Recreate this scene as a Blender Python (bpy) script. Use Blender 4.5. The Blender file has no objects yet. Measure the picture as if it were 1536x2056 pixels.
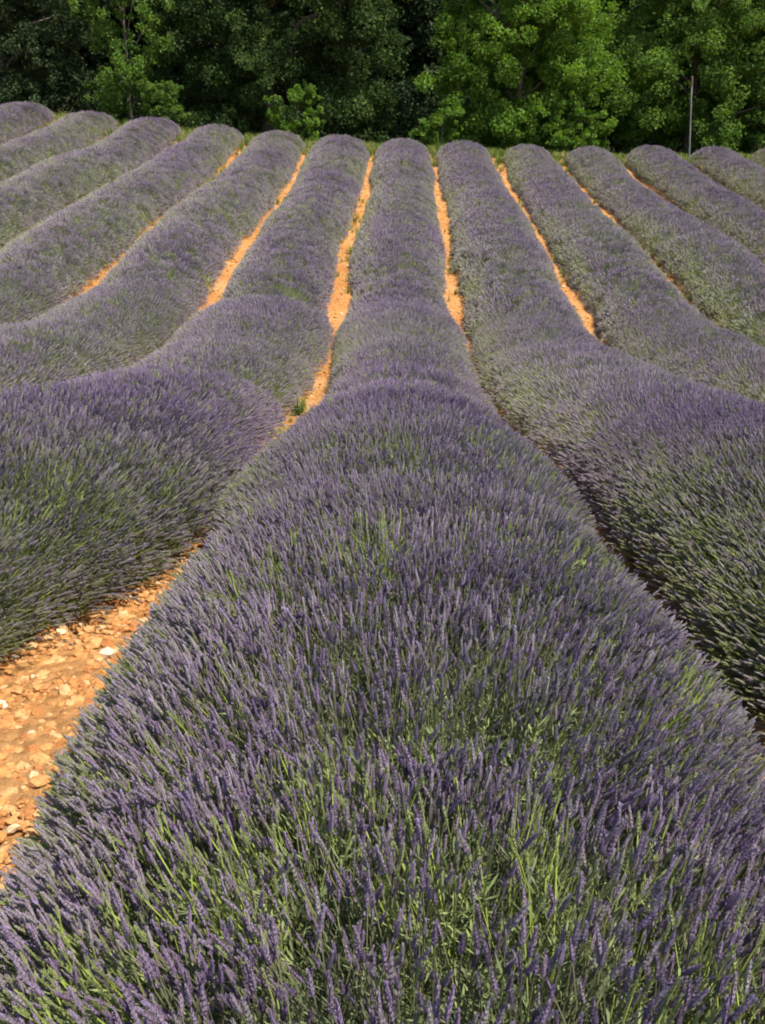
import bpy, math, random
import numpy as np
from mathutils import Vector, Matrix, Euler

random.seed(7)
rng = np.random.default_rng(11)
R = math.radians
scene = bpy.context.scene
COL = scene.collection

# ------------------------------------------------------------------ camera
cam_d = bpy.data.cameras.new('camera')
cam_d.sensor_fit = 'VERTICAL'; cam_d.sensor_height = 36.0; cam_d.lens = 33.0
cam_d.clip_start = 0.05; cam_d.clip_end = 2000
cam = bpy.data.objects.new('camera', cam_d); COL.objects.link(cam)
CAM_Z = 1.44
PITCH = 20.0
YAW = 0.82
cam.location = (-0.04, 0.0, CAM_Z)
cam.rotation_euler = (R(90 - PITCH), 0, R(YAW))
scene.camera = cam

# ------------------------------------------------------------------ sky and sun
SUN_EL = 60.0
SUN_AZ = -123.0         # from straight ahead (+Y) round to the left (-X); negative is to the right
SUN_STRENGTH = 4.9
SKY_STRENGTH = 0.15
w = bpy.data.worlds.new('World'); scene.world = w; w.use_nodes = True
wn = w.node_tree.nodes; wl = w.node_tree.links
bg = wn['Background']
sky = wn.new('ShaderNodeTexSky'); sky.sky_type = 'NISHITA'; sky.sun_disc = False
sky.sun_elevation = R(SUN_EL); sky.sun_rotation = R(-SUN_AZ)
sky.air_density = 1.0; sky.dust_density = 1.2
wl.new(sky.outputs[0], bg.inputs[0]); bg.inputs[1].default_value = SKY_STRENGTH
sd = bpy.data.lights.new('sun', 'SUN'); sd.energy = SUN_STRENGTH; sd.angle = R(0.53)
sd.color = (1.0, 0.95, 0.86)
sun = bpy.data.objects.new('sun', sd); COL.objects.link(sun)
sdir = Vector((-math.sin(R(SUN_AZ)) * math.cos(R(SUN_EL)), math.cos(R(SUN_AZ)) * math.cos(R(SUN_EL)), math.sin(R(SUN_EL))))
sun.rotation_euler = sdir.to_track_quat('Z', 'Y').to_euler()
sun.location = sdir * 60
vs = scene.view_settings
vs.view_transform = 'Standard'; vs.look = 'None'; vs.exposure = 0.60; vs.gamma = 1.0
vs.use_curve_mapping = False
scene.cycles.filter_width = 1.9
scene.cycles.use_adaptive_sampling = True
scene.cycles.adaptive_threshold = 0.05
scene.cycles.max_bounces = 4
scene.cycles.diffuse_bounces = 2
scene.cycles.glossy_bounces = 2
scene.cycles.transmission_bounces = 3
scene.cycles.transparent_max_bounces = 4
scene.cycles.caustics_reflective = False
scene.cycles.caustics_refractive = False

# ------------------------------------------------------------------ numeric noise
def _h(ix, iy, seed):
    n = (ix.astype(np.int64) * 374761393 + iy.astype(np.int64) * 668265263 + seed * 1442695041) & 0xffffffff
    n = ((n ^ (n >> 13)) * 1274126177) & 0xffffffff
    n = n ^ (n >> 16)
    return (n & 0xffff) / 65535.0

def noise(x, y, seed=0):
    x = np.asarray(x, float); y = np.asarray(y, float)
    ix = np.floor(x); iy = np.floor(y); fx = x - ix; fy = y - iy
    fx = fx * fx * (3 - 2 * fx); fy = fy * fy * (3 - 2 * fy)
    a = _h(ix, iy, seed); b = _h(ix + 1, iy, seed); c = _h(ix, iy + 1, seed); d = _h(ix + 1, iy + 1, seed)
    return (a + (b - a) * fx) * (1 - fy) + (c + (d - c) * fx) * fy

def fbm(x, y, seed=0, oct=4):
    s = 0; a = .5; t = 0
    for k in range(oct):
        s = s + a * noise(np.asarray(x) * 2 ** k, np.asarray(y) * 2 ** k, seed + k * 17); t += a; a *= .5
    return s / t

def sstep(a, b, x):
    t = np.clip((np.asarray(x, float) - a) / (b - a), 0, 1)
    return t * t * (3 - 2 * t)

# ------------------------------------------------------------------ terrain
_D = np.array([-30, -5, 0, 2, 3.5, 6.0, 8.0, 9.8, 11.5, 13.2, 14.8, 16.5, 19.7, 23, 26.5, 29.7, 33, 36, 42, 60, 120, 900.])
_G = np.array([1.2, 1.38, 1.41, 1.43, 1.54, 1.89, 2.15, 2.30, 2.37, 2.35, 2.24, 1.98, 1.48, 1.05, .62, .05, -.58, -.60, -1.1, -6.5, -26, -90.])
_dd = np.linspace(-30, 900, 18601)
_gg = np.interp(_dd, _D, _G)
_k = np.hanning(31); _k /= _k.sum()
_gg[15:-15] = np.convolve(_gg, _k, 'valid')

def ground(x, y):
    x = np.asarray(x, float); y = np.asarray(y, float)
    z = 1.44 - np.interp(y, _dd, _gg)
    xc = np.clip(x, -22, 22)
    z = z + (-0.055 * xc + 0.0026 * xc * xc) * (0.45 + 0.55 * sstep(3, 20, y))
    z = z + (fbm(x * .35, y * .35, 5, 3) - .5) * .16
    return z

def row_x(r, y):
    y = np.asarray(y, float)
    return PITCH_ROW * r + 0.12 * sstep(16, 27, y) + (noise(y * .22, r * 3.7 + 0 * y, 31) - .5) * .10
PITCH_ROW = 2.0
ROW_END = 33.0
ROWS = list(range(-7, 8))

# ------------------------------------------------------------------ materials
def new_mat(name):
    m = bpy.data.materials.new(name); m.use_nodes = True
    nt = m.node_tree; nt.nodes.clear()
    out = nt.nodes.new('ShaderNodeOutputMaterial')
    return m, nt, out

def N(nt, t, **kw):
    n = nt.nodes.new(t)
    for k, v in kw.items(): setattr(n, k, v)
    return n

def ramp(nt, stops):
    n = nt.nodes.new('ShaderNodeValToRGB')
    e = n.color_ramp.elements
    while len(e) < len(stops): e.new(.5)
    for i, (p, c) in enumerate(stops):
        e[i].position = p; e[i].color = (*c, 1)
    return n

def leafy(name, stops, trans=.3, rough=.55, tint_attr=None, spec=.25):
    """foliage: per-instance random colour from a ramp, with some light let through"""
    m, nt, out = new_mat(name)
    if tint_attr:
        src = N(nt, 'ShaderNodeAttribute', attribute_type=tint_attr[0], attribute_name=tint_attr[1]); sock = src.outputs['Fac']
    else:
        src = N(nt, 'ShaderNodeObjectInfo'); sock = src.outputs['Random']
    if tint_attr:
        sh = N(nt, 'ShaderNodeAttribute', attribute_type='GEOMETRY', attribute_name='shade')
        ad = N(nt, 'ShaderNodeMath', operation='ADD', use_clamp=True); nt.links.new(sock, ad.inputs[0]); nt.links.new(sh.outputs['Fac'], ad.inputs[1]); sock = ad.outputs[0]
    rp = ramp(nt, stops); nt.links.new(sock, rp.inputs[0])
    p = N(nt, 'ShaderNodeBsdfDiffuse')
    nt.links.new(rp.outputs[0], p.inputs[0])
    if trans > 0:
        t = N(nt, 'ShaderNodeBsdfTranslucent')
        hs = N(nt, 'ShaderNodeHueSaturation'); hs.inputs['Value'].default_value = 1.25; hs.inputs['Saturation'].default_value = 1.1
        nt.links.new(rp.outputs[0], hs.inputs['Color']); nt.links.new(hs.outputs[0], t.inputs[0])
        mx = N(nt, 'ShaderNodeMixShader'); mx.inputs[0].default_value = trans
        nt.links.new(p.outputs[0], mx.inputs[1]); nt.links.new(t.outputs[0], mx.inputs[2])
        nt.links.new(mx.outputs[0], out.inputs[0])
    else:
        nt.links.new(p.outputs[0], out.inputs[0])
    return m

M = {}
M['head'] = leafy('lavender_flower', [(0.0, (.195, .138, .215)), (.22, (.240, .182, .235)), (.45, (.272, .225, .245)),
                                      (.60, (.285, .252, .235)), (.78, (.275, .262, .190)), (.86, (.25, .265, .12)), (1.0, (.25, .29, .10))],
                  trans=.15, rough=.8, tint_attr=('INSTANCER', 'tint'), spec=.1)
M['stem'] = leafy('lavender_stem', [(0.0, (.145, .145, .092)), (.4, (.190, .192, .105)), (.8, (.225, .245, .095)), (1.0, (.34, .41, .075))],
                  trans=.2, rough=.6, tint_attr=('INSTANCER', 'tint'), spec=.2)
M['floret'] = leafy('lavender_floret', [(0, (.32, .23, .40)), (.8, (.38, .32, .42)), (.82, (.30, .31, .16)), (1, (.28, .31, .13))], trans=.25, rough=.7, tint_attr=('INSTANCER', 'tint'), spec=.1)
M['sage'] = leafy('lavender_leaf', [(0.0, (.130, .155, .080)), (.5, (.200, .240, .110)), (1.0, (.270, .320, .120))], trans=.2, rough=.7)

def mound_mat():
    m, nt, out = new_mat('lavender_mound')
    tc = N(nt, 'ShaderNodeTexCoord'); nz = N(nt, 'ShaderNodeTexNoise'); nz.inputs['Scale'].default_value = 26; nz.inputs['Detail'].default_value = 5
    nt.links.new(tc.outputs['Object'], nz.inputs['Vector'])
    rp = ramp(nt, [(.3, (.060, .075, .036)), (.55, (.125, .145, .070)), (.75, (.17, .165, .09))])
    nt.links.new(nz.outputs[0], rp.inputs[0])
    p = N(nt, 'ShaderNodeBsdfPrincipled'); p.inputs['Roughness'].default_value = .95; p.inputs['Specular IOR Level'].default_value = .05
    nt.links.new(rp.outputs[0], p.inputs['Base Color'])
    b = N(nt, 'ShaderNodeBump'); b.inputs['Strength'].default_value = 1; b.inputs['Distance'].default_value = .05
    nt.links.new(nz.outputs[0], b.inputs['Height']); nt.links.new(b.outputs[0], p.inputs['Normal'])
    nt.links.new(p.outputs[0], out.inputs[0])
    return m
M['mound'] = mound_mat()

def soil_mat():
    m, nt, out = new_mat('ochre_soil')
    tc = N(nt, 'ShaderNodeTexCoord')
    n1 = N(nt, 'ShaderNodeTexNoise'); n1.inputs['Scale'].default_value = 1.3; n1.inputs['Detail'].default_value = 6
    n2 = N(nt, 'ShaderNodeTexNoise'); n2.inputs['Scale'].default_value = 30; n2.inputs['Detail'].default_value = 8; n2.inputs['Roughness'].default_value = .7
    v = N(nt, 'ShaderNodeTexVoronoi'); v.inputs['Scale'].default_value = 22
    for n in (n1, n2, v): nt.links.new(tc.outputs['Object'], n.inputs['Vector'])
    rp1 = ramp(nt, [(.3, (.47, .205, .062)), (.5, (.56, .270, .090)), (.7, (.61, .335, .135))])
    nt.links.new(n1.outputs[0], rp1.inputs[0])
    rp2 = ramp(nt, [(.35, (.62, .52, .45)), (.55, (1, 1, 1)), (.75, (1.0, 1.0, 1.0))])
    nt.links.new(n2.outputs[0], rp2.inputs[0])
    mx = N(nt, 'ShaderNodeMix', data_type='RGBA', blend_type='MULTIPLY'); mx.inputs[0].default_value = .7
    nt.links.new(rp1.outputs[0], mx.inputs[6]); nt.links.new(rp2.outputs[0], mx.inputs[7])
    # the verge beyond the rows is grassy earth, tree shade painted into its dark colour
    sx = N(nt, 'ShaderNodeSeparateXYZ'); nt.links.new(tc.outputs['Object'], sx.inputs[0])
    mr = N(nt, 'ShaderNodeMapRange'); mr.inputs[1].default_value = 31.5; mr.inputs[2].default_value = 34.5
    nt.links.new(sx.outputs['Y'], mr.inputs[0])
    mx2 = N(nt, 'ShaderNodeMix', data_type='RGBA'); mx2.inputs[7].default_value = (.030, .034, .014, 1)
    nt.links.new(mr.outputs[0], mx2.inputs[0]); nt.links.new(mx.outputs[2], mx2.inputs[6])
    p = N(nt, 'ShaderNodeBsdfPrincipled'); p.inputs['Roughness'].default_value = .95; p.inputs['Specular IOR Level'].default_value = .1
    nt.links.new(mx2.outputs[2], p.inputs['Base Color'])
    ad = N(nt, 'ShaderNodeMath', operation='ADD'); nt.links.new(n2.outputs[0], ad.inputs[0])
    m2 = N(nt, 'ShaderNodeMath', operation='MULTIPLY'); m2.inputs[1].default_value = -.8
    nt.links.new(v.outputs['Distance'], m2.inputs[0]); nt.links.new(m2.outputs[0], ad.inputs[1])
    b = N(nt, 'ShaderNodeBump'); b.inputs['Strength'].default_value = 1; b.inputs['Distance'].default_value = .035
    nt.links.new(ad.outputs[0], b.inputs['Height']); nt.links.new(b.outputs[0], p.inputs['Normal'])
    nt.links.new(p.outputs[0], out.inputs[0])
    return m
M['soil'] = soil_mat()

def stone_mat():
    m, nt, out = new_mat('ochre_stone')
    oi = N(nt, 'ShaderNodeObjectInfo')
    rp = ramp(nt, [(0, (.36, .145, .048)), (.3, (.50, .230, .075)), (.75, (.58, .300, .112)), (.95, (.63, .38, .18)), (1, (.72, .58, .42))])
    nt.links.new(oi.outputs['Random'], rp.inputs[0])
    tc = N(nt, 'ShaderNodeTexCoord'); nz = N(nt, 'ShaderNodeTexNoise'); nz.inputs['Scale'].default_value = 3; nz.inputs['Detail'].default_value = 6
    nt.links.new(tc.outputs['Object'], nz.inputs['Vector'])
    rp2 = ramp(nt, [(.3, (.65, .6, .55)), (.6, (1, 1, 1))]); nt.links.new(nz.outputs[0], rp2.inputs[0])
    mx = N(nt, 'ShaderNodeMix', data_type='RGBA', blend_type='MULTIPLY'); mx.inputs[0].default_value = .8
    nt.links.new(rp.outputs[0], mx.inputs[6]); nt.links.new(rp2.outputs[0], mx.inputs[7])
    p = N(nt, 'ShaderNodeBsdfPrincipled'); p.inputs['Roughness'].default_value = .9; p.inputs['Specular IOR Level'].default_value = .15
    nt.links.new(mx.outputs[2], p.inputs['Base Color'])
    b = N(nt, 'ShaderNodeBump'); b.inputs['Strength'].default_value = .5; b.inputs['Distance'].default_value = .004
    nt.links.new(nz.outputs[0], b.inputs['Height']); nt.links.new(b.outputs[0], p.inputs['Normal'])
    nt.links.new(p.outputs[0], out.inputs[0])
    return m
M['stone'] = stone_mat()

def bark_mat(name, c0, c1):
    m, nt, out = new_mat(name)
    tc = N(nt, 'ShaderNodeTexCoord'); mp = N(nt, 'ShaderNodeMapping'); mp.inputs['Scale'].default_value = (9, 9, 1.5)
    nz = N(nt, 'ShaderNodeTexNoise'); nz.inputs['Scale'].default_value = 2.2; nz.inputs['Detail'].default_value = 7
    nt.links.new(tc.outputs['Object'], mp.inputs[0]); nt.links.new(mp.outputs[0], nz.inputs['Vector'])
    rp = ramp(nt, [(.3, c0), (.7, c1)]); nt.links.new(nz.outputs[0], rp.inputs[0])
    p = N(nt, 'ShaderNodeBsdfPrincipled'); p.inputs['Roughness'].default_value = .9
    nt.links.new(rp.outputs[0], p.inputs['Base Color'])
    b = N(nt, 'ShaderNodeBump'); b.inputs['Distance'].default_value = .03
    nt.links.new(nz.outputs[0], b.inputs['Height']); nt.links.new(b.outputs[0], p.inputs['Normal'])
    nt.links.new(p.outputs[0], out.inputs[0])
    return m
M['bark'] = bark_mat('bark', (.05, .038, .028), (.13, .10, .075))
M['post'] = bark_mat('weathered_post', (.11, .11, .10), (.20, .195, .18))
M['rust'] = bark_mat('rusty_cap', (.09, .05, .035), (.15, .085, .06))

def leaf_mat(name, stops, trans=.35):
    m, nt, out = new_mat(name)
    at = N(nt, 'ShaderNodeAttribute', attribute_type='GEOMETRY', attribute_name='shade')
    rp = ramp(nt, stops); nt.links.new(at.outputs['Fac'], rp.inputs[0])
    p = N(nt, 'ShaderNodeBsdfPrincipled'); p.inputs['Roughness'].default_value = .6; p.inputs['Specular IOR Level'].default_value = .12
    nt.links.new(rp.outputs[0], p.inputs['Base Color'])
    t = N(nt, 'ShaderNodeBsdfTranslucent')
    hs = N(nt, 'ShaderNodeHueSaturation'); hs.inputs['Value'].default_value = 1.4; hs.inputs['Saturation'].default_value = 1.15; hs.inputs['Hue'].default_value = .49
    nt.links.new(rp.outputs[0], hs.inputs['Color']); nt.links.new(hs.outputs[0], t.inputs[0])
    mx = N(nt, 'ShaderNodeMixShader'); mx.inputs[0].default_value = trans
    nt.links.new(p.outputs[0], mx.inputs[1]); nt.links.new(t.outputs[0], mx.inputs[2])
    nt.links.new(mx.outputs[0], out.inputs[0])
    return m
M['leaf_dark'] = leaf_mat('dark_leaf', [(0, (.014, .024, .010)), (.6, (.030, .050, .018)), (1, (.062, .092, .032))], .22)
M['leaf_oak'] = leaf_mat('oak_leaf', [(0, (.022, .040, .012)), (.6, (.044, .078, .021)), (1, (.115, .175, .045))], .34)  # palest tone paints sunlit sprays into the leaf colour
M['leaf_mid'] = leaf_mat('mid_leaf', [(0, (.056, .105, .022)), (.6, (.105, .185, .036)), (1, (.160, .260, .052))], .45)
M['leaf_bright'] = leaf_mat('bright_leaf', [(0, (.070, .135, .022)), (.6, (.130, .230, .036)), (1, (.190, .300, .055))], .45)
M['grass'] = leafy('grass_blade', [(0, (.09, .15, .03)), (.5, (.17, .24, .05)), (.8, (.28, .30, .09)), (1, (.42, .36, .15))], trans=.3, rough=.6)
M['straw'] = leafy('dry_grass_blade', [(0, (.24, .26, .08)), (.5, (.40, .35, .13)), (1, (.52, .43, .20))], trans=.3, rough=.7)
M['weed'] = leafy('weed_leaf', [(0, (.13, .24, .03)), (1, (.22, .36, .05))], trans=.4, rough=.5)

# ------------------------------------------------------------------ mesh helpers
def mesh_from(name, V, F, mats, midx=None, smooth=False, attr=None):
    me = bpy.data.meshes.new(name)
    me.from_pydata([tuple(v) for v in V] if not isinstance(V, np.ndarray) else V.tolist(), [], F if not isinstance(F, np.ndarray) else F.tolist())
    for m in mats: me.materials.append(m)
    if midx is not None: me.polygons.foreach_set('material_index', np.asarray(midx, dtype=np.int32))
    if smooth: me.polygons.foreach_set('use_smooth', np.ones(len(me.polygons), dtype=bool))
    if attr is not None:
        a = me.attributes.new('shade', 'FLOAT', 'FACE'); a.data.foreach_set('value', np.asarray(attr, dtype=np.float32))
    me.update()
    return me

def link(name, data, parent=None, **props):
    o = bpy.data.objects.new(name, data); COL.objects.link(o)
    if parent is not None: o.parent = parent
    for k, v in props.items(): o[k] = v
    return o

def point_mesh(name, P, rot, scl, vi, tint=None):
    me = bpy.data.meshes.new(name); n = len(P)
    me.vertices.add(n); me.vertices.foreach_set('co', np.ascontiguousarray(P, dtype=np.float32).ravel())
    a = me.attributes.new('rot', 'FLOAT_VECTOR', 'POINT'); a.data.foreach_set('vector', np.ascontiguousarray(rot, dtype=np.float32).ravel())
    a = me.attributes.new('scl', 'FLOAT', 'POINT'); a.data.foreach_set('value', np.ascontiguousarray(scl, dtype=np.float32))
    a = me.attributes.new('vi', 'INT', 'POINT'); a.data.foreach_set('value', np.ascontiguousarray(vi, dtype=np.int32))
    if tint is not None:
        a = me.attributes.new('tint', 'FLOAT', 'POINT'); a.data.foreach_set('value', np.ascontiguousarray(tint, dtype=np.float32))
    return me

def proto_collection(name, meshes):
    c = bpy.data.collections.new(name)
    for i, me in enumerate(meshes):
        c.objects.link(bpy.data.objects.new('%s_%02d' % (name, i), me))
    return c

def scatter_group(name, coll):
    g = bpy.data.node_groups.new(name, 'GeometryNodeTree')
    g.interface.new_socket('Geometry', in_out='INPUT', socket_type='NodeSocketGeometry')
    g.interface.new_socket('Geometry', in_out='OUTPUT', socket_type='NodeSocketGeometry')
    gi = g.nodes.new('NodeGroupInput'); go = g.nodes.new('NodeGroupOutput')
    ci = g.nodes.new('GeometryNodeCollectionInfo'); ci.inputs[0].default_value = coll
    ci.inputs['Separate Children'].default_value = True; ci.inputs['Reset Children'].default_value = True
    iop = g.nodes.new('GeometryNodeInstanceOnPoints'); iop.inputs['Pick Instance'].default_value = True
    def na(t, n):
        x = g.nodes.new('GeometryNodeInputNamedAttribute'); x.data_type = t; x.inputs[0].default_value = n; return x.outputs[0]
    L = g.links.new
    L(gi.outputs[0], iop.inputs['Points']); L(ci.outputs[0], iop.inputs['Instance'])
    L(na('INT', 'vi'), iop.inputs['Instance Index']); L(na('FLOAT', 'scl'), iop.inputs['Scale'])
    e = g.nodes.new('FunctionNodeEulerToRotation'); L(na('FLOAT_VECTOR', 'rot'), e.inputs[0]); L(e.outputs[0], iop.inputs['Rotation'])
    L(iop.outputs[0], go.inputs[0])
    return g

def scatter(name, me, group, parent=None, **props):
    o = link(name, me, parent, **props)
    md = o.modifiers.new('scatter', 'NODES'); md.node_group = group
    return o

def tube(path, radii, sides=5, cap=True):
    """rings along a path; returns V, F"""
    V = []; F = []
    n = len(path)
    for i in range(n):
        p = Vector(path[i])
        t = (Vector(path[min(i + 1, n - 1)]) - Vector(path[max(i - 1, 0)])).normalized()
        a = t.orthogonal().normalized() if abs(t.z) < .95 else (Vector((1, 0, 0)) - t * t.x).normalized()
        b = t.cross(a)
        for k in range(sides):
            an = 2 * math.pi * k / sides
            V.append(p + (a * math.cos(an) + b * math.sin(an)) * radii[i])
    for i in range(n - 1):
        for k in range(sides):
            k2 = (k + 1) % sides
            F.append((i * sides + k, i * sides + k2, (i + 1) * sides + k2, (i + 1) * sides + k))
    if cap: F.append(tuple(range((n - 1) * sides, n * sides)))
    return V, F

# ------------------------------------------------------------------ ground
def build_ground():
    xs = np.concatenate([[-600, -300, -150, -80, -45, -32, -26], np.arange(-22, 22.01, .22), [26, 32, 45, 80, 150, 300, 600]])
    ys = np.concatenate([[-60, -30, -15, -8], np.arange(-5, 42.01, .16), [45, 50, 58, 70, 95, 140, 220, 400, 850]])
    X, Y = np.meshgrid(xs, ys)
    Z = ground(X, Y) + (fbm(X * 5, Y * 5, 77, 3) - .5) * .05 * (np.abs(X) < 22) * (Y < 40)
    V = np.stack([X.ravel(), Y.ravel(), Z.ravel()], 1)
    nx = len(xs); ny = len(ys)
    i = np.arange((ny - 1) * nx).reshape(ny - 1, nx)[:, :-1].ravel()
    F = np.stack([i, i + 1, i + nx + 1, i + nx], 1)
    return link('ground', mesh_from('ground', V, F, [M['soil']], smooth=True), kind='structure', label='ochre orange stony soil between the lavender rows')
GROUND = build_ground()

# ------------------------------------------------------------------ lavender prototypes
def head_mesh_hi(rg, z0, z1, V, F, MI, bend, slim=1.0):
    """a flower spike: whorls of little calyces round the stem, one stray whorl below"""
    nw = rg.randint(5, 7)
    Lh = z1 - z0
    def cx(z): return bend * (z / .34) ** 2
    for k in range(-1, nw):
        if k == -1:
            if rg.random() < .4: continue
            z = z0 - .018; rad = .0055
        else:
            t = k / (nw - 1); z = z0 + Lh * t * .9; rad = .0059 * (1 - .62 * t ** 1.6) * (.8 if k == 0 else 1)
        m = 6 if k < nw - 2 else 4
        a0 = rg.random() * 6.28
        for j in range(m):
            a = a0 + 6.283 * j / m + rg.uniform(-.25, .25)
            ca, sa = math.cos(a), math.sin(a)
            r1 = rad * slim * rg.uniform(.85, 1.25); h = rg.uniform(.009, .013); wd = .0030 * rg.uniform(.8, 1.2)
            b = len(V); x0 = cx(z)
            V += [(x0 + ca * .001, sa * .001, z), (x0 + ca * r1 * .7 - sa * wd, sa * r1 * .7 + ca * wd, z + h * .45),
                  (x0 + ca * r1, sa * r1, z + h), (x0 + ca * r1 * .7 + sa * wd, sa * r1 * .7 - ca * wd, z + h * .45)]
            F.append((b, b + 1, b + 2, b + 3)); MI.append(3 if rg.random() < .2 else 1)
    # solid heart of the spike
    b = len(V)
    for t, r in ((0, .002), (.25, .0041 * slim), (.7, .0034 * slim), (1, .0008)):
        z = z0 + Lh * t
        for j in range(4):
            a = 1.57 * j + .6
            V.append((cx(z) + math.cos(a) * r, math.sin(a) * r, z))
    for i in range(3):
        for j in range(4):
            F.append((b + i * 4 + j, b + i * 4 + (j + 1) % 4, b + i * 4 + 4 + (j + 1) % 4, b + i * 4 + 4 + j)); MI.append(1)

def stem_part(z1, V, F, MI, bend, r=.0016, segs=3):
    def cx(z): return bend * (z / .34) ** 2
    b = len(V)
    for i in range(segs + 1):
        z = z1 * i / segs
        for j in range(3):
            a = 2.094 * j
            V.append((cx(z) + math.cos(a) * r, math.sin(a) * r, z))
    for i in range(segs):
        for j in range(3):
            F.append((b + i * 3 + j, b + i * 3 + (j + 1) % 3, b + i * 3 + 3 + (j + 1) % 3, b + i * 3 + 3 + j)); MI.append(0)

def stem_leaves(rg, V, F, MI, n, zmax=.14, wd=.0028):
    for k in range(n):
        z = rg.uniform(.0, zmax); a = rg.random() * 6.28; l = rg.uniform(.028, .05); up = rg.uniform(.5, 1.0)
        ca, sa = math.cos(a), math.sin(a); b = len(V)
        V += [(0, 0, z), (ca * l * .5 - sa * wd, sa * l * .5 + ca * wd, z + l * up * .6), (ca * l * .85, sa * l * .85, z + l * up),
              (ca * l * .5 + sa * wd, sa * l * .5 - ca * wd, z + l * up * .6)]
        F.append((b, b + 1, b + 2, b + 3)); MI.append(2)

LMATS = [M['stem'], M['head'], M['sage'], M['floret']]
STALK_STEM = []; STALK_HEAD = []; STALK_FULL = []
for i in range(11):          # the last three are young stalks with slim green buds
    rg = random.Random(100 + i)
    z0 = rg.uniform(.286, .304); z1 = rg.uniform(.328, .352); bend = rg.uniform(-.035, .05)
    V, F, MI = [], [], []
    stem_part(z1 - .02, V, F, MI, bend); stem_leaves(rg, V, F, MI, 7 if i < 8 else 12, .14 if i < 8 else .24)
    STALK_STEM.append(mesh_from('stalk_stem', V, F, LMATS, MI))
    V2, F2, MI2 = [], [], []
    head_mesh_hi(rg, z0 if i < 8 else z0 + .012, z1, V2, F2, MI2, bend, 1.0 if i < 8 else .45)
    STALK_HEAD.append(mesh_from('stalk_head', V2, F2, LMATS, MI2))
    b = len(V)
    STALK_FULL.append((np.array(V + V2), F + [tuple(x + b for x in f) for f in F2], MI + MI2))

def near_tuft(rg, n, rad, kinds=range(8)):
    """several whole stalks rising close together, each with its own length, lean and shade"""
    V, F, MI, SH = [], [], [], []; nv = 0
    for k in range(n):
        v, f, mi = STALK_FULL[rg.choice(kinds)]
        a = rg.random() * 6.28; q = math.sqrt(rg.random()) * rad; s_ = 1 - .40 * rg.random() ** 1.3 + .08
        m = Euler((rg.gauss(0, .13) - math.sin(a) * q * 2.2, rg.gauss(0, .13) + math.cos(a) * q * 2.2, rg.random() * 6.28)).to_matrix()
        vv = v @ np.array(m).T * s_ + np.array([math.cos(a) * q, math.sin(a) * q, 0])
        V.append(vv); F += [tuple(x + nv for x in g) for g in f]; MI += mi; SH += [max(-.3, min(.3, rg.gauss(0, .13)))] * len(f); nv += len(v)
    return mesh_from('near_tuft', np.concatenate(V), F, LMATS, MI, attr=SH)

def tuft_mesh(rg, n, rad, spread, hr, stem_r, sides, leaves):
    """several stalks fanning from one spot, simpler spikes for the middle and far field"""
    V, F, MI, SH = [], [], [], []
    for k in range(n):
        SH += [max(-.3, min(.3, rg.gauss(0, .11)))] * (1 + 3 * sides)
        a = rg.random() * 6.28; q = math.sqrt(rg.random()); bx, by = math.cos(a) * rad * q, math.sin(a) * rad * q
        Ln = rg.uniform(.27, .36); lean = spread * q * rg.uniform(.6, 1.3)
        d = Vector((math.cos(a) * lean, math.sin(a) * lean, 1)).normalized()
        p0 = Vector((bx * .6, by * .6, 0)); hl = rg.uniform(.05, .072); p1 = p0 + d * (Ln - hl); p2 = p0 + d * Ln
        u = d.orthogonal().normalized(); v = d.cross(u)
        an = rg.random() * 3.14; uu = u * math.cos(an) + v * math.sin(an)
        b = len(V)
        V += [p0 - uu * stem_r, p0 + uu * stem_r, p1 + uu * stem_r, p1 - uu * stem_r]
        F.append((b, b + 1, b + 2, b + 3)); MI.append(0)
        b = len(V); zs = [(.0, .35), (.3, 1.0), (.65, .8), (1.0, .1)]
        r = hr * rg.uniform(.8, 1.2)
        for t, s in zs:
            c = p1 + d * hl * t; off = rg.random()
            for j in range(sides):
                aa = 6.283 * j / sides + an
                rr = r * s * rg.uniform(.7, 1.3)
                V.append(c + (u * math.cos(aa) + v * math.sin(aa)) * rr)
        for i in range(3):
            for j in range(sides):
                F.append((b + i * sides + j, b + i * sides + (j + 1) % sides, b + (i + 1) * sides + (j + 1) % sides, b + (i + 1) * sides + j)); MI.append(1)
    for k in range(leaves):
        a = rg.random() * 6.28; q = rg.random() * rad; z = rg.uniform(0, .15); l = rg.uniform(.03, .06); wd = .004
        ca, sa = math.cos(a), math.sin(a); b = len(V); x, y = ca * q, sa * q
        V += [(x, y, z), (x + ca * l * .5 - sa * wd, y + sa * l * .5 + ca * wd, z + l * .5), (x + ca * l * .8, y + sa * l * .8, z + l), (x + ca * l * .5 + sa * wd, y + sa * l * .5 - ca * wd, z + l * .5)]
        F.append((b, b + 1, b + 2, b + 3)); MI.append(2); SH.append(0)
    return mesh_from('tuft', V, F, LMATS, MI, attr=SH)

MID = [tuft_mesh(random.Random(200 + i), 6, .05, .22, .0056, .0015, 4, 8) for i in range(8)]
FAR = [tuft_mesh(random.Random(300 + i), 20, .11, .30, .0074, .0016, 3, 10) for i in range(8)]
G_STALK = scatter_group('near_stalks', proto_collection('near_tuft_kinds', [near_tuft(random.Random(400 + i), 9, .055) for i in range(12)] + [near_tuft(random.Random(430 + i), 8, .05, (8, 9, 10, 8, 9, 10, 1)) for i in range(4)]))
G_MID = scatter_group('middle_tufts', proto_collection('middle_tuft_kinds', MID))
G_FAR = scatter_group('far_tufts', proto_collection('far_tuft_kinds', FAR))

# ------------------------------------------------------------------ lavender rows
MOUND_A, MOUND_B = .625, .315
STALK = .69

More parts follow.
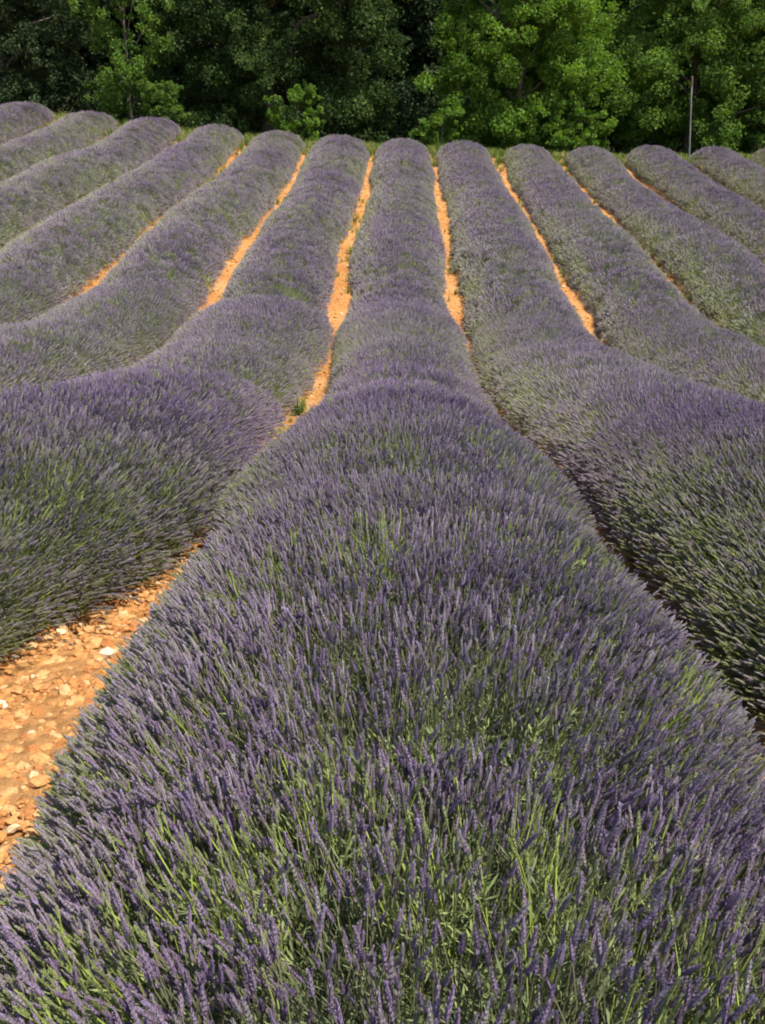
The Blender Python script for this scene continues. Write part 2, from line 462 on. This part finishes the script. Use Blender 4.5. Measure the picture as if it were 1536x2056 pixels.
def row_scale(r, y):
    """how tall and wide the plants stand along a row"""
    y = np.asarray(y, float)
    s = 1.0 + (noise(y / .62, r * 5.1 + 0 * y, 41) - .5) * .12 + (noise(y / 3.1, r * 2.3 + 0 * y, 43) - .5) * .18
    s = s * (1 - .35 * sstep(ROW_END - .8, ROW_END, y))
    if r == -1:
        s = s * (1 + .08 * np.exp(-((y - 13.0) / 1.3) ** 2))
        s = s * (1 - .22 * np.exp(-((y - 8.1) / .35) ** 2))
    return s

def row_dip(r, y):
    """a notch in the crown of the row, where a plant has failed"""
    y = np.asarray(y, float)
    return 1 - (.62 * np.exp(-((y - 14.3) / .50) ** 2) if r == -1 else 0 * y)

def side_scale(r, y, ph):
    """the two flanks of a row do not bulge alike everywhere"""
    y = np.asarray(y, float); one = np.ones_like(y + ph); left = ph < 0
    far = sstep(9, 14, y)
    f = one * (1.03 + .05 * far)
    if r == 0:
        f = np.where(left, one * (.82 + .06 * sstep(2.8, 4.0, y) + .12 * sstep(8, 14, y)), one * (.80 + .10 * sstep(2.2, 4.2, y) + .12 * sstep(5.5, 8, y)))
    if r == -1: f = np.where(left, f, one * (.88 + .50 * sstep(2.2, 3.9, y) - .10 * sstep(7.5, 9.5, y) - .10 * sstep(10.5, 12, y) - .08 * sstep(17, 20, y)))
    if r == -2: f = np.where(left, f, one * (1.28 - .14 * sstep(15, 17.5, y)))
    if r == -3: f = one * (1.25 - .11 * sstep(17, 19.5, y) - .04 * sstep(21, 25, y))
    if r <= -4: f = one * (1.30 - .14 * sstep(23, 26, y))
    if r == 1: f = np.where(left, one * (1.16 + .14 * sstep(5, 7, y) - .24 * sstep(12, 15, y)), one * 1.0)
    if r >= 2: f = np.where(left, one * (1.22 - .23 * sstep(13.5 + 1.8 * (r - 2), 16.5 + 1.8 * (r - 2), y)), one * .97)
    return 1 + (f - 1) * np.abs(np.sin(ph))

def in_view(P, margin=1.25):
    q = (np.asarray(P) - np.array(cam.location)) @ np.array(cam.rotation_euler.to_matrix())
    z = -q[:, 2]
    return (z > .05) & (np.abs(q[:, 0]) < z * (768 / 1885) * margin + .6) & (np.abs(q[:, 1]) < z * (1028 / 1885) * margin + .6), z

def row_points(r, y0, y1, dens, rg, var=.2, near=False):
    """points on the leafy mound of a row with the direction each stalk takes"""
    width = 2.0
    n = int((y1 - y0) * width * dens)
    y = rg.uniform(y0, y1, n); ph = np.clip(rg.normal(0, 1, n) * .0 + rg.uniform(-1, 1, n), -1, 1) * R(90)
    s = row_scale(r, y); sf = side_scale(r, y, ph)
    rx = row_x(r, y)
    grow = 1 + (.09 * sstep(5.8, 3.5, y) if near else 0); bx = np.sin(ph) * MOUND_A * s * sf * grow; dip = row_dip(r, y); bz = np.cos(ph) * MOUND_B * s * dip * grow + .02
    gz = ground(rx, y)
    P = np.stack([rx + bx, y, gz + bz], 1)
    # each plant fans its stalks a little along the row too
    up = .66 + .18 * sstep(4.0, 5.8, y) if near else .84          # right before the camera the stalks stand more upright
    fine = .84 + .16 * sstep(3.5, 5.8, y) if near else 1.0
    cell = .58
    cy = (np.floor(y / cell) + .5 + (noise(np.floor(y / cell) * 1.0, r + 0 * y, 9) - .5) * .3) * cell
    lean = (y - cy) / cell * .42 + rg.normal(0, .15, n)
    ang = ph * up + rg.normal(0, .13, n)
    lean = lean + (noise(y * 2.3, ph * 2.2 + r * 7, 71) - .5) * .32 * sstep(13, 7, y)
    ang = ang + (noise(y * 1.9, ph * 2.4 + r * 5, 73) - .5) * .30 * sstep(13, 7, y)
    D = np.stack([np.sin(ang), lean, np.cos(ang)], 1); D /= np.linalg.norm(D, axis=1)[:, None]
    fine = fine + 0 * y
    if r == -1:
        k = (dip > .75) | (rg.random(n) < .8) | (np.abs(ph) > R(78))
        P, D, s, sf, ph, dip, fine = P[k], D[k], s[k], sf[k], ph[k], dip[k], fine[k]; n = len(P)
    sc = s * (.5 + .5 * sf) * (1 - var * rg.random(n) ** 1.4 + .08) * STALK * fine * (.45 + .55 * dip)
    return P, D, sc, ph

def d2rot(D):
    th = np.arccos(np.clip(D[:, 2], -1, 1)); fi = np.arctan2(D[:, 1], D[:, 0])
    return np.stack([0 * th, th, fi], 1)

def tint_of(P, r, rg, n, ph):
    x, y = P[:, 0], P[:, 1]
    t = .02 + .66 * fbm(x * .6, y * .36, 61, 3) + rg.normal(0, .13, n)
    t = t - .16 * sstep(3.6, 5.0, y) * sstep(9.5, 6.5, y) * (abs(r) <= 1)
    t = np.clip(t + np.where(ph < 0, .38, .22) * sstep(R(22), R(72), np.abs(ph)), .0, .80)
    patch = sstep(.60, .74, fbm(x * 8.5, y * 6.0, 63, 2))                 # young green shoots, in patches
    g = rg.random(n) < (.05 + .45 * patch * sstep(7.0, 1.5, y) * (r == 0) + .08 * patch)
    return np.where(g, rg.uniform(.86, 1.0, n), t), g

def mound_mesh(r, y0, y1):
    ys = np.arange(y0, y1 + .01, .13); ph = np.linspace(-R(92), R(92), 13)
    Yg, Pg = np.meshgrid(ys, ph, indexing='ij')
    s = row_scale(r, Yg) * (1 + (noise(Yg * 7, Pg * 5 + r * 9, 51) - .5) * .35)
    endf = np.sqrt(np.clip(1 - ((Yg - (y1 - .45)) / .45).clip(0, 1) ** 2, 0.0, 1))
    rx = row_x(r, Yg); X = rx + np.sin(Pg) * MOUND_A * s * endf * side_scale(r, Yg, Pg) * (1 + (.09 * sstep(5.8, 3.5, Yg) if abs(r) <= 1 else 0)); Z = ground(rx, Yg) + np.cos(Pg) * MOUND_B * s * endf * row_dip(r, Yg) * (1 + (.09 * sstep(5.8, 3.5, Yg) if abs(r) <= 1 else 0)) - .01
    V = np.stack([X.ravel(), Yg.ravel(), Z.ravel()], 1); nx = len(ph)
    i = np.arange((len(ys) - 1) * nx).reshape(len(ys) - 1, nx)[:, :-1].ravel()
    F = np.stack([i, i + nx, i + nx + 1, i + 1], 1)
    return mesh_from('foliage_mound', V, F, [M['mound']], smooth=True)

ORD = {1: 'first', 2: 'second', 3: 'third', 4: 'fourth', 5: 'fifth', 6: 'sixth', 7: 'seventh', 8: 'eighth', 9: 'ninth'}
def row_label(r):
    if r == 0: return 'widest purple lavender row, running from the camera straight up the middle'
    side = 'left' if r < 0 else 'right'
    extra = {-1: ', humped with a dark notch', 1: ', with olive green near flank'}.get(r, '')
    return '%s purple lavender row to the %s of the middle row%s' % (ORD[abs(r)], side, extra)

def build_row(r):
    rg = np.random.default_rng(500 + r)
    y0 = -1.6 if abs(r) <= 1 else max(0.0, abs(r) * 2.0 * 2.0 - 2.5)
    if abs(r) >= 2: y0 = max(0.5, (abs(r) * 2.0 - 1.2) / (768 / 1885) * .9 - 1.5)
    y1 = ROW_END + (noise(r * 1.7, 3.3, 8) - .5) * 1.0
    root = link('lavender_row', None, label=row_label(r), category='lavender row', group='parallel rows of the lavender field')
    root.location = (PITCH_ROW * r, y0, float(ground(PITCH_ROW * r, y0)))
    inv = Vector(root.location)
    def child(o): o.matrix_parent_inverse = Matrix.Translation(-inv); return o
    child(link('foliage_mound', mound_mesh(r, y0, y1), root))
    near_lim, mid_lim = 5.8, 14.0
    singles = None
    if abs(r) <= 1:
        P, D, sc, ph = row_points(r, max(y0, -.6), near_lim, 6300 / 9, rg, .12, True)
        ok, zc = in_view(P); P, D, sc, ph = P[ok], D[ok], sc[ok], ph[ok]
        n = len(P); t, g = tint_of(P, r, rg, n, ph)
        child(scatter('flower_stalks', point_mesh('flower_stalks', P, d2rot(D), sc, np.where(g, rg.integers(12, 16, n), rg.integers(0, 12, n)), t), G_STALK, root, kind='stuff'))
        if r == 0:
            # stalks one can pick out right before the camera
            P, D, sc, ph = row_points(r, .2, 1.7, 900, rg, .3, True)
            tip = P + D * (.34 * sc)[:, None]
            q = (tip - np.array(cam.location)) @ np.array(cam.rotation_euler.to_matrix())
            inside = (q[:, 2] < -.05) & (np.abs(q[:, 0]) < -q[:, 2] * 768 / 1885 * .97) & (np.abs(q[:, 1]) < -q[:, 2] * 1028 / 1885 * .97)
            cand = np.where(inside & (sc > .50))[0]
            best = cand[np.argsort(-q[cand, 2])][:300]
            t, g = tint_of(P, r, rg, len(P), ph)
            singles = (P[best], D[best], sc[best], np.where(g[best], rg.integers(8, 11, len(best)), rg.integers(0, 8, len(best))), t[best])
    ya = near_lim if abs(r) <= 1 else y0
    if ya < mid_lim:
        P, D, sc, ph = row_points(r, ya, mid_lim, 2000 / 6.0, rg)
        ok, zc = in_view(P); P, D, sc, ph = P[ok], D[ok], sc[ok], ph[ok]; n = len(P); t, g = tint_of(P, r, rg, n, ph)
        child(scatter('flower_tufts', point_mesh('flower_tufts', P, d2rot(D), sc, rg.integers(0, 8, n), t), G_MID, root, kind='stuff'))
    P, D, sc, ph = row_points(r, max(ya, mid_lim), y1, 1900 / 18.0, rg)
    ok, zc = in_view(P); P, D, sc, ph = P[ok], D[ok], sc[ok], ph[ok]; n = len(P); t, g = tint_of(P, r, rg, n, ph)
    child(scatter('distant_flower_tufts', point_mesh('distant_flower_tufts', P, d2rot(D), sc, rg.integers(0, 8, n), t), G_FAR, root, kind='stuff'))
    if singles:
        for p, d, s, v, t in zip(*singles):
            e = Euler(d2rot(np.array([d]))[0].tolist())
            st = link('flower_stalk', STALK_STEM[v], root, tint=float(t))
            st.matrix_parent_inverse = Matrix.Translation(-inv)
            st.location = p.tolist(); st.rotation_euler = e; st.scale = (s, s, s)
            hd = link('flower_head', STALK_HEAD[v], st, tint=float(t))
    return root

for r in ROWS: build_row(r)

# ------------------------------------------------------------------ stones and clods in the furrows
def rock_mesh(rg, sub=1):
    import bmesh
    bm = bmesh.new(); bmesh.ops.create_icosphere(bm, subdivisions=sub, radius=1)
    sx, sy, sz = rg.uniform(.8, 1.3), rg.uniform(.7, 1.1), rg.uniform(.45, .75)
    for v in bm.verts:
        k = rg.uniform(.78, 1.2); v.co = Vector((v.co.x * sx * k, v.co.y * sy * k, v.co.z * sz * k))
    me = bpy.data.meshes.new('rock'); bm.to_mesh(me); bm.free(); me.materials.append(M['stone'])
    return me
ROCKS = [rock_mesh(random.Random(40 + i), 1) for i in range(8)]
G_ROCK = scatter_group('clods', proto_collection('clod_kinds', ROCKS))

def furrow_points(n_per_m2, rg, y0, y1, half):
    P = []
    for k in range(ROWS[0], ROWS[-1]):
        n = int((y1 - y0) * 2 * half * n_per_m2)
        y = rg.uniform(y0, y1, n); x = row_x(k + .5, y) * 0 + (row_x(k, y) + row_x(k + 1, y)) / 2 + rg.uniform(-half, half, n)
        P.append(np.stack([x, y, ground(x, y)], 1))
    P = np.concatenate(P); ok, z = in_view(P); return P[ok], z[ok]

rg = np.random.default_rng(77)
Pn, zn = furrow_points(2600, rg, -.5, 7, .62)
Pf, zf = furrow_points(110, rg, 7, 32, .55)
P = np.concatenate([Pn, Pf]); n = len(P)
sz = np.clip(rg.lognormal(math.log(.0095), .55, n), .004, .035) * np.where(P[:, 1] > 7, 1.5, 1.0)
P[:, 2] += sz * .1
rot = np.stack([rg.uniform(-.5, .5, n), rg.uniform(-.5, .5, n), rg.uniform(0, 6.28, n)], 1)
clods = scatter('soil_clods', point_mesh('soil_clods', P, rot, sz, rg.integers(0, 8, n)), G_ROCK, GROUND, kind='stuff')
# stones one can pick out in the nearest furrow
Ps = []
for k in range(330):
    y = random.uniform(1.3, 4.4); x = float((row_x(-1, y) + row_x(0, y)) / 2) + random.uniform(-.55, .45)
    s = min(.034, max(.010, random.lognormvariate(math.log(.0175), .42)))
    if any((x - a) ** 2 + (y - b) ** 2 < (s + c) ** 2 * 1.1 for a, b, c in Ps): continue
    Ps.append((x, y, s))
    o = link('stone', ROCKS[k % 8], GROUND); o.location = (x, y, float(ground(x, y)) + s * .18)
    o.rotation_euler = (random.uniform(-.4, .4), random.uniform(-.4, .4), random.uniform(0, 6.28)); o.scale = (s, s, s)

# ------------------------------------------------------------------ grass and weeds
def tuft_grass(rg, n, h, mat, wd=.004):
    V, F = [], []
    for k in range(n):
        a = rg.random() * 6.28; q = rg.random() * .06; L = h * rg.uniform(.5, 1.1); ln = rg.uniform(.1, .7)
        ca, sa = math.cos(a), math.sin(a); x, y = ca * q, sa * q; b = len(V); w_ = wd * rg.uniform(.7, 1.4)
        V += [(x - sa * w_, y + ca * w_, 0), (x + sa * w_, y - ca * w_, 0), (x + ca * L * ln * .35 + sa * w_ * .8, y + sa * L * ln * .35 - ca * w_ * .8, L * .6),
              (x + ca * L * ln * .35 - sa * w_ * .8, y + sa * L * ln * .35 + ca * w_ * .8, L * .6), (x + ca * L * ln, y + sa * L * ln, L)]
        F += [(b, b + 1, b + 2, b + 3), (b + 3, b + 2, b + 4)]
    return mesh_from('grass_tuft', V, F, [mat])
GR = [tuft_grass(random.Random(60 + i), 26, .26, M['grass'], .006) for i in range(4)]
DRY = [tuft_grass(random.Random(70 + i), 22, .22, M['straw'], .005) for i in range(4)]
G_GRASS = scatter_group('grass_tufts', proto_collection('grass_kinds', GR + DRY))
rg = np.random.default_rng(88)
n = 4500
x = rg.uniform(-19, 19, n); y = rg.uniform(30.5, 34.6, n)
near_row = np.abs(((x - .2) / 2 + .5) % 1 - .5) < .30
k = (y > ROW_END + .1) | (~near_row & (rg.random(n) < sstep(29, 33, y)))
x, y = x[k], y[k]; P = np.stack([x, y, ground(x, y)], 1); n = len(P)
dry = (rg.random(n) < (.10 + .5 * sstep(8.5, 12, x) + .5 * sstep(-10, -12.5, x)))
scl = rg.uniform(.6, 1.2, n)
vi = np.where(dry, rg.integers(4, 8, n), rg.integers(0, 4, n))
rot = np.stack([0 * x, 0 * x, rg.uniform(0, 6.28, n)], 1)
scatter('verge_grass', point_mesh('verge_grass', P, rot, scl, vi), G_GRASS, kind='stuff', label='rough green and straw coloured grass along the top edge of the field', category='grass')
# weeds and dry grass growing in the furrows
Pw = []; Vw = []; Sw = []
for (kk, ya, yb, cnt, dryp) in ((-4, 19, 27, 70, .6), (-3, 18, 28, 150, .45), (-2, 22, 29, 50, .5), (-1, 14, 29, 130, .75), (0, 12, 22, 40, .9), (1, 13, 28, 60, .8), (2, 14, 28, 70, .8), (-5, 20, 28, 60, .6), (3, 15, 28, 60, .8), (-1, 5, 9, 26, .6)):
    for q in range(cnt):
        yy = random.uniform(ya, yb)
        if noise(yy * .9, kk * 7.3, 19) < .36: continue
        xx = float((row_x(kk, yy) + row_x(kk + 1, yy)) / 2) + random.gauss(0, .14)
        Pw.append((xx, yy, float(ground(xx, yy)))); Vw.append(random.randint(4, 7) if random.random() < dryp else random.randint(0, 3)); Sw.append(random.uniform(.35, .9))
n = len(Pw)
scatter('furrow_weeds', point_mesh('furrow_weeds', np.array(Pw), np.stack([np.zeros(n), np.zeros(n), rg.uniform(0, 6.28, n)], 1), np.array(Sw), np.array(Vw)), G_GRASS,
        kind='stuff', label='sparse dry and green weeds in the orange furrows', category='weeds')

# ------------------------------------------------------------------ trees and shrubs
def leaves_mesh(name, clumps, n, size, mat, rg, flat=.55):
    """n folded leaves spread through ellipsoid clumps: (centre, radii, weight)"""
    wts = np.array([c[2] for c in clumps], float); wts /= wts.sum()
    ci = rg.choice(len(clumps), n, p=wts)
    C = np.array([c[0] for c in clumps])[ci]; Rr = np.array([c[1] for c in clumps])[ci]
    d = rg.normal(0, 1, (n, 3)); d /= np.linalg.norm(d, axis=1)[:, None]
    rad = rg.random(n) ** .42
    P = C + d * Rr * rad[:, None]
    # twig-sized sub-clusters leave gaps between them
    nrm = d * .6 + np.array([0, 0, flat * .7]) + rg.normal(0, .8, (n, 3)); nrm /= np.linalg.norm(nrm, axis=1)[:, None]
    ax = np.cross(nrm, rg.normal(0, 1, (n, 3))); ax /= np.linalg.norm(ax, axis=1)[:, None]
    bx = np.cross(nrm, ax)
    L = (size * rg.uniform(.6, 1.35, n))[:, None]; W = L * .34
    v0 = P - ax * L * .5; v2 = P + ax * L * .5 - nrm * L * .12
    v1 = P + bx * W + nrm * L * .08; v3 = P - bx * W + nrm * L * .08
    V = np.stack([v0, v1, v2, v3], 1).reshape(-1, 3)
    b = np.arange(n)[:, None] * 4
    F = np.concatenate([b + np.array([[0, 1, 2]]), b + np.array([[0, 2, 3]])], 1).reshape(-1, 3)
    sh = np.clip(rg.normal(.5, .2, n) + (noise(ci * 3.1, ci * 1.7, 5) - .5) * .9, 0, 1)
    return mesh_from(name, V, F, [mat], attr=np.repeat(sh, 2))

def tree(name, label, cat, X, Y, height, rx, ry, z0, n_clumps, leaves, size, mat, seed, trunk_r=.16, group=None, lumps=.85, flat=.55, trunk_lean=0):
    rg = np.random.default_rng(seed); rd = random.Random(seed)
    gz = float(ground(X, Y)); root = link(name, None, label=label, category=cat)
    if group: root['group'] = group
    root.location = (X, Y, gz)
    clumps = []; cents = []
    n_clumps = int(n_clumps * 1.5); leaves = int(leaves * 1.25 * (1.55 if size < .2 else 1)); size = size * (.80 if size < .2 else 1)
    hc = (height + z0) / 2; hz = (height - z0) / 2
    for k in range(n_clumps):
        t = ((k + rg.random()) / n_clumps) ** 1.3; a = rg.random() * 6.283; q = rg.random() ** .5
        prof = math.sqrt(max(.02, 1 - max(0, (t - .5) / .5) ** 2)) * (.82 + .18 * min(1, t / .2))
        c = np.array([math.cos(a) * rx * q * prof * .9, math.sin(a) * ry * q * prof * .9, z0 + .35 * lumps + t * (height - z0 - .5 * lumps)])
        s = lumps * rg.uniform(.55, 1.15)
        cents.append(c)
        # a bough breaks up into several sprays of leaves
        for j in range(9):
            o = rg.normal(0, .52, 3) * s * np.array([1, 1, .9])
            rr = s * rg.uniform(.22, .52)
            clumps.append((c + o, np.array([rr, rr, rr * .85]), rr ** 2.2))
    o = link('crown', leaves_mesh('crown', clumps, leaves, size, mat, rg, flat), root)
    # trunk with limbs reaching into the crown
    top = height * .72
    path = [(trunk_lean * t * t + rd.uniform(-.06, .06), rd.uniform(-.06, .06), -.15 + (top + .15) * t) for t in [i / 6 for i in range(7)]]
    V, F = tube(path, [trunk_r * (1.25 if i == 0 else 1) * (1 - .13 * i) for i in range(7)], 7)
    link('trunk', mesh_from('trunk', V, F, [M['bark']], smooth=True), root)
    order = list(range(len(cents))); rd.shuffle(order)
    for k in order[:min(12, n_clumps)]:
        c = Vector(cents[k].tolist()); tt = max(.12, min(.95, (c.z - .5) / top * .8)); i = min(5, int(tt * 6)); p0 = Vector(path[i]).lerp(Vector(path[i + 1]), tt * 6 - i)
        mid = p0.lerp(c, .5) + Vector((rd.uniform(-.15, .15), rd.uniform(-.15, .15), rd.uniform(.05, .3)))
        V, F = tube([p0, mid, c], [trunk_r * .42, trunk_r * .28, trunk_r * .09], 5)
        link('limb', mesh_from('limb', V, F, [M['bark']], smooth=True), root)
    return root

def at(px, d):
    """world X for a picture column at ground distance d"""
    return (px - 795) / 1885 * d * .945

TG = 'trees along the top of the field'
tree('dark_tree', 'very dark evergreen tree at the far left behind the rows', 'tree', at(60, 38), 36.2, 9, 3.5, 2.2, 0, 90, 52000, .13, M['leaf_dark'], 1, .2, TG)
tree('young_tree', 'young bright green tree between the far left dark tree and the broad oak', 'tree', at(290, 36), 34.6, 7.6, 1.15, 1.0, .3, 22, 9000, .13, M['leaf_mid'], 2, .08, TG, .6)
tree('oak_tree', 'broad dark oak tree with drooping boughs left of centre', 'tree', at(560, 39), 36.6, 9.5, 5.0, 2.4, .0, 120, 72000, .14, M['leaf_oak'], 3, .28, TG, 1.0)
tree('ash_tree', 'sunlit yellow green tree right of centre', 'tree', at(1020, 37.5), 35.7, 8.2, 3.0, 1.7, .2, 80, 50000, .14, M['leaf_bright'], 4, .16, TG, .9)
tree('maple_tree', 'mid green tree behind the wooden pole', 'tree', at(1330, 40), 37.4, 8.8, 3.4, 2.2, .1, 84, 50000, .14, M['leaf_mid'], 5, .2, TG, .95)
tree('hazel_tree', 'deep green tree at the right edge of the picture', 'tree', at(1560, 39), 36.6, 8.2, 2.8, 2.0, .1, 64, 36000, .14, M['leaf_mid'], 6, .16, TG, .9)
tree('shrub', 'small pale green shrub at the foot of the broad oak', 'shrub', at(600, 34.6), 34.6, 1.9, .95, .6, .05, 12, 3200, .11, M['leaf_bright'], 7, .03, 'shrubs at the foot of the trees', .36)
tree('shrub', 'bright green shrub at the foot of the sunlit tree, towards the pole', 'shrub', at(1150, 34.8), 34.8, 2.2, 1.3, .7, .05, 14, 4800, .11, M['leaf_bright'], 8, .03, 'shrubs at the foot of the trees', .42)
tree('shrub', 'olive shrub at the dark gap between oak and sunlit tree', 'shrub', at(880, 34.4), 34.4, 1.5, .7, .5, .05, 10, 2600, .10, M['leaf_bright'], 9, .03, 'shrubs at the foot of the trees', .33)
tree('shrub', 'low green shrub below the young bright tree', 'shrub', at(335, 34.2), 34.2, 1.5, .8, .5, .05, 10, 2800, .10, M['leaf_mid'], 10, .03, 'shrubs at the foot of the trees', .33)
# dark undergrowth under the edge of the wood
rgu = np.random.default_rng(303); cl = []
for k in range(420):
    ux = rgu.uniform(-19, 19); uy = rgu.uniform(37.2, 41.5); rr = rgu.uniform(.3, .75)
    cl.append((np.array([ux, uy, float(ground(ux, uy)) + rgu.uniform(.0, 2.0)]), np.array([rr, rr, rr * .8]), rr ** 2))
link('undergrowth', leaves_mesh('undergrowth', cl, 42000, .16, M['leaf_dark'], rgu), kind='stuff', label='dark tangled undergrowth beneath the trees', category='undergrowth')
# the wood goes on behind
for i, (px, d, h, lab) in enumerate(((-40, 45, 13, 'tall dark tree in the wood behind the far left evergreen'), (330, 46, 14, 'tall dark tree in the wood behind the young bright tree'),
                                     (790, 45, 14, 'tall shadowy tree in the gap between oak and sunlit tree'), (1180, 46, 13, 'tall blue green tree behind the gap beside the sunlit tree'), (1500, 46, 13, 'tall dark tree in the wood behind the right edge trees'))):
    tree('forest_tree', lab, 'tree', at(px, d), d, h - 3, 5.6, 2.6, -.3, 120, 40000, .24, M['leaf_dark'] if i < 3 else M['leaf_mid'], 20 + i, .25, 'trees of the wood behind', 1.25)
for i, px in enumerate((-200, 150, 520, 960, 1340, 1700)):
    tree('forest_tree', 'tall tree deep in the dark wood, %s from the left' % ORD[i + 1], 'tree', at(px, 53), 53, 11, 6, 3, -.3, 110, 30000, .34, M['leaf_dark'], 40 + i, .25, 'trees of the wood behind', 1.5)

# ------------------------------------------------------------------ the pole at the field's edge
def build_pole():
    X, Y = at(1372, 34.6), 34.6; gz = float(ground(X, Y))
    root = link('pole', None, label='thin grey weathered wooden pole standing before the trees on the right', category='pole'); root.location = (X, Y, gz)
    h = 2.65
    path = [(.01, 0, -.2), (-.07, 0, .9), (-.145, .01, 1.9), (-.19, 0, h)]
    V, F = tube(path, [.032, .030, .028, .026], 9)
    link('shaft', mesh_from('shaft', V, F, [M['post']], smooth=True), root)
    V, F = tube([(-.168, 0, h - .28), (-.188, 0, h - .02), (-.192, 0, h + .03)], [.030, .030, .02], 9)
    link('cap', mesh_from('cap', V, F, [M['rust']], smooth=True), root)
build_pole()
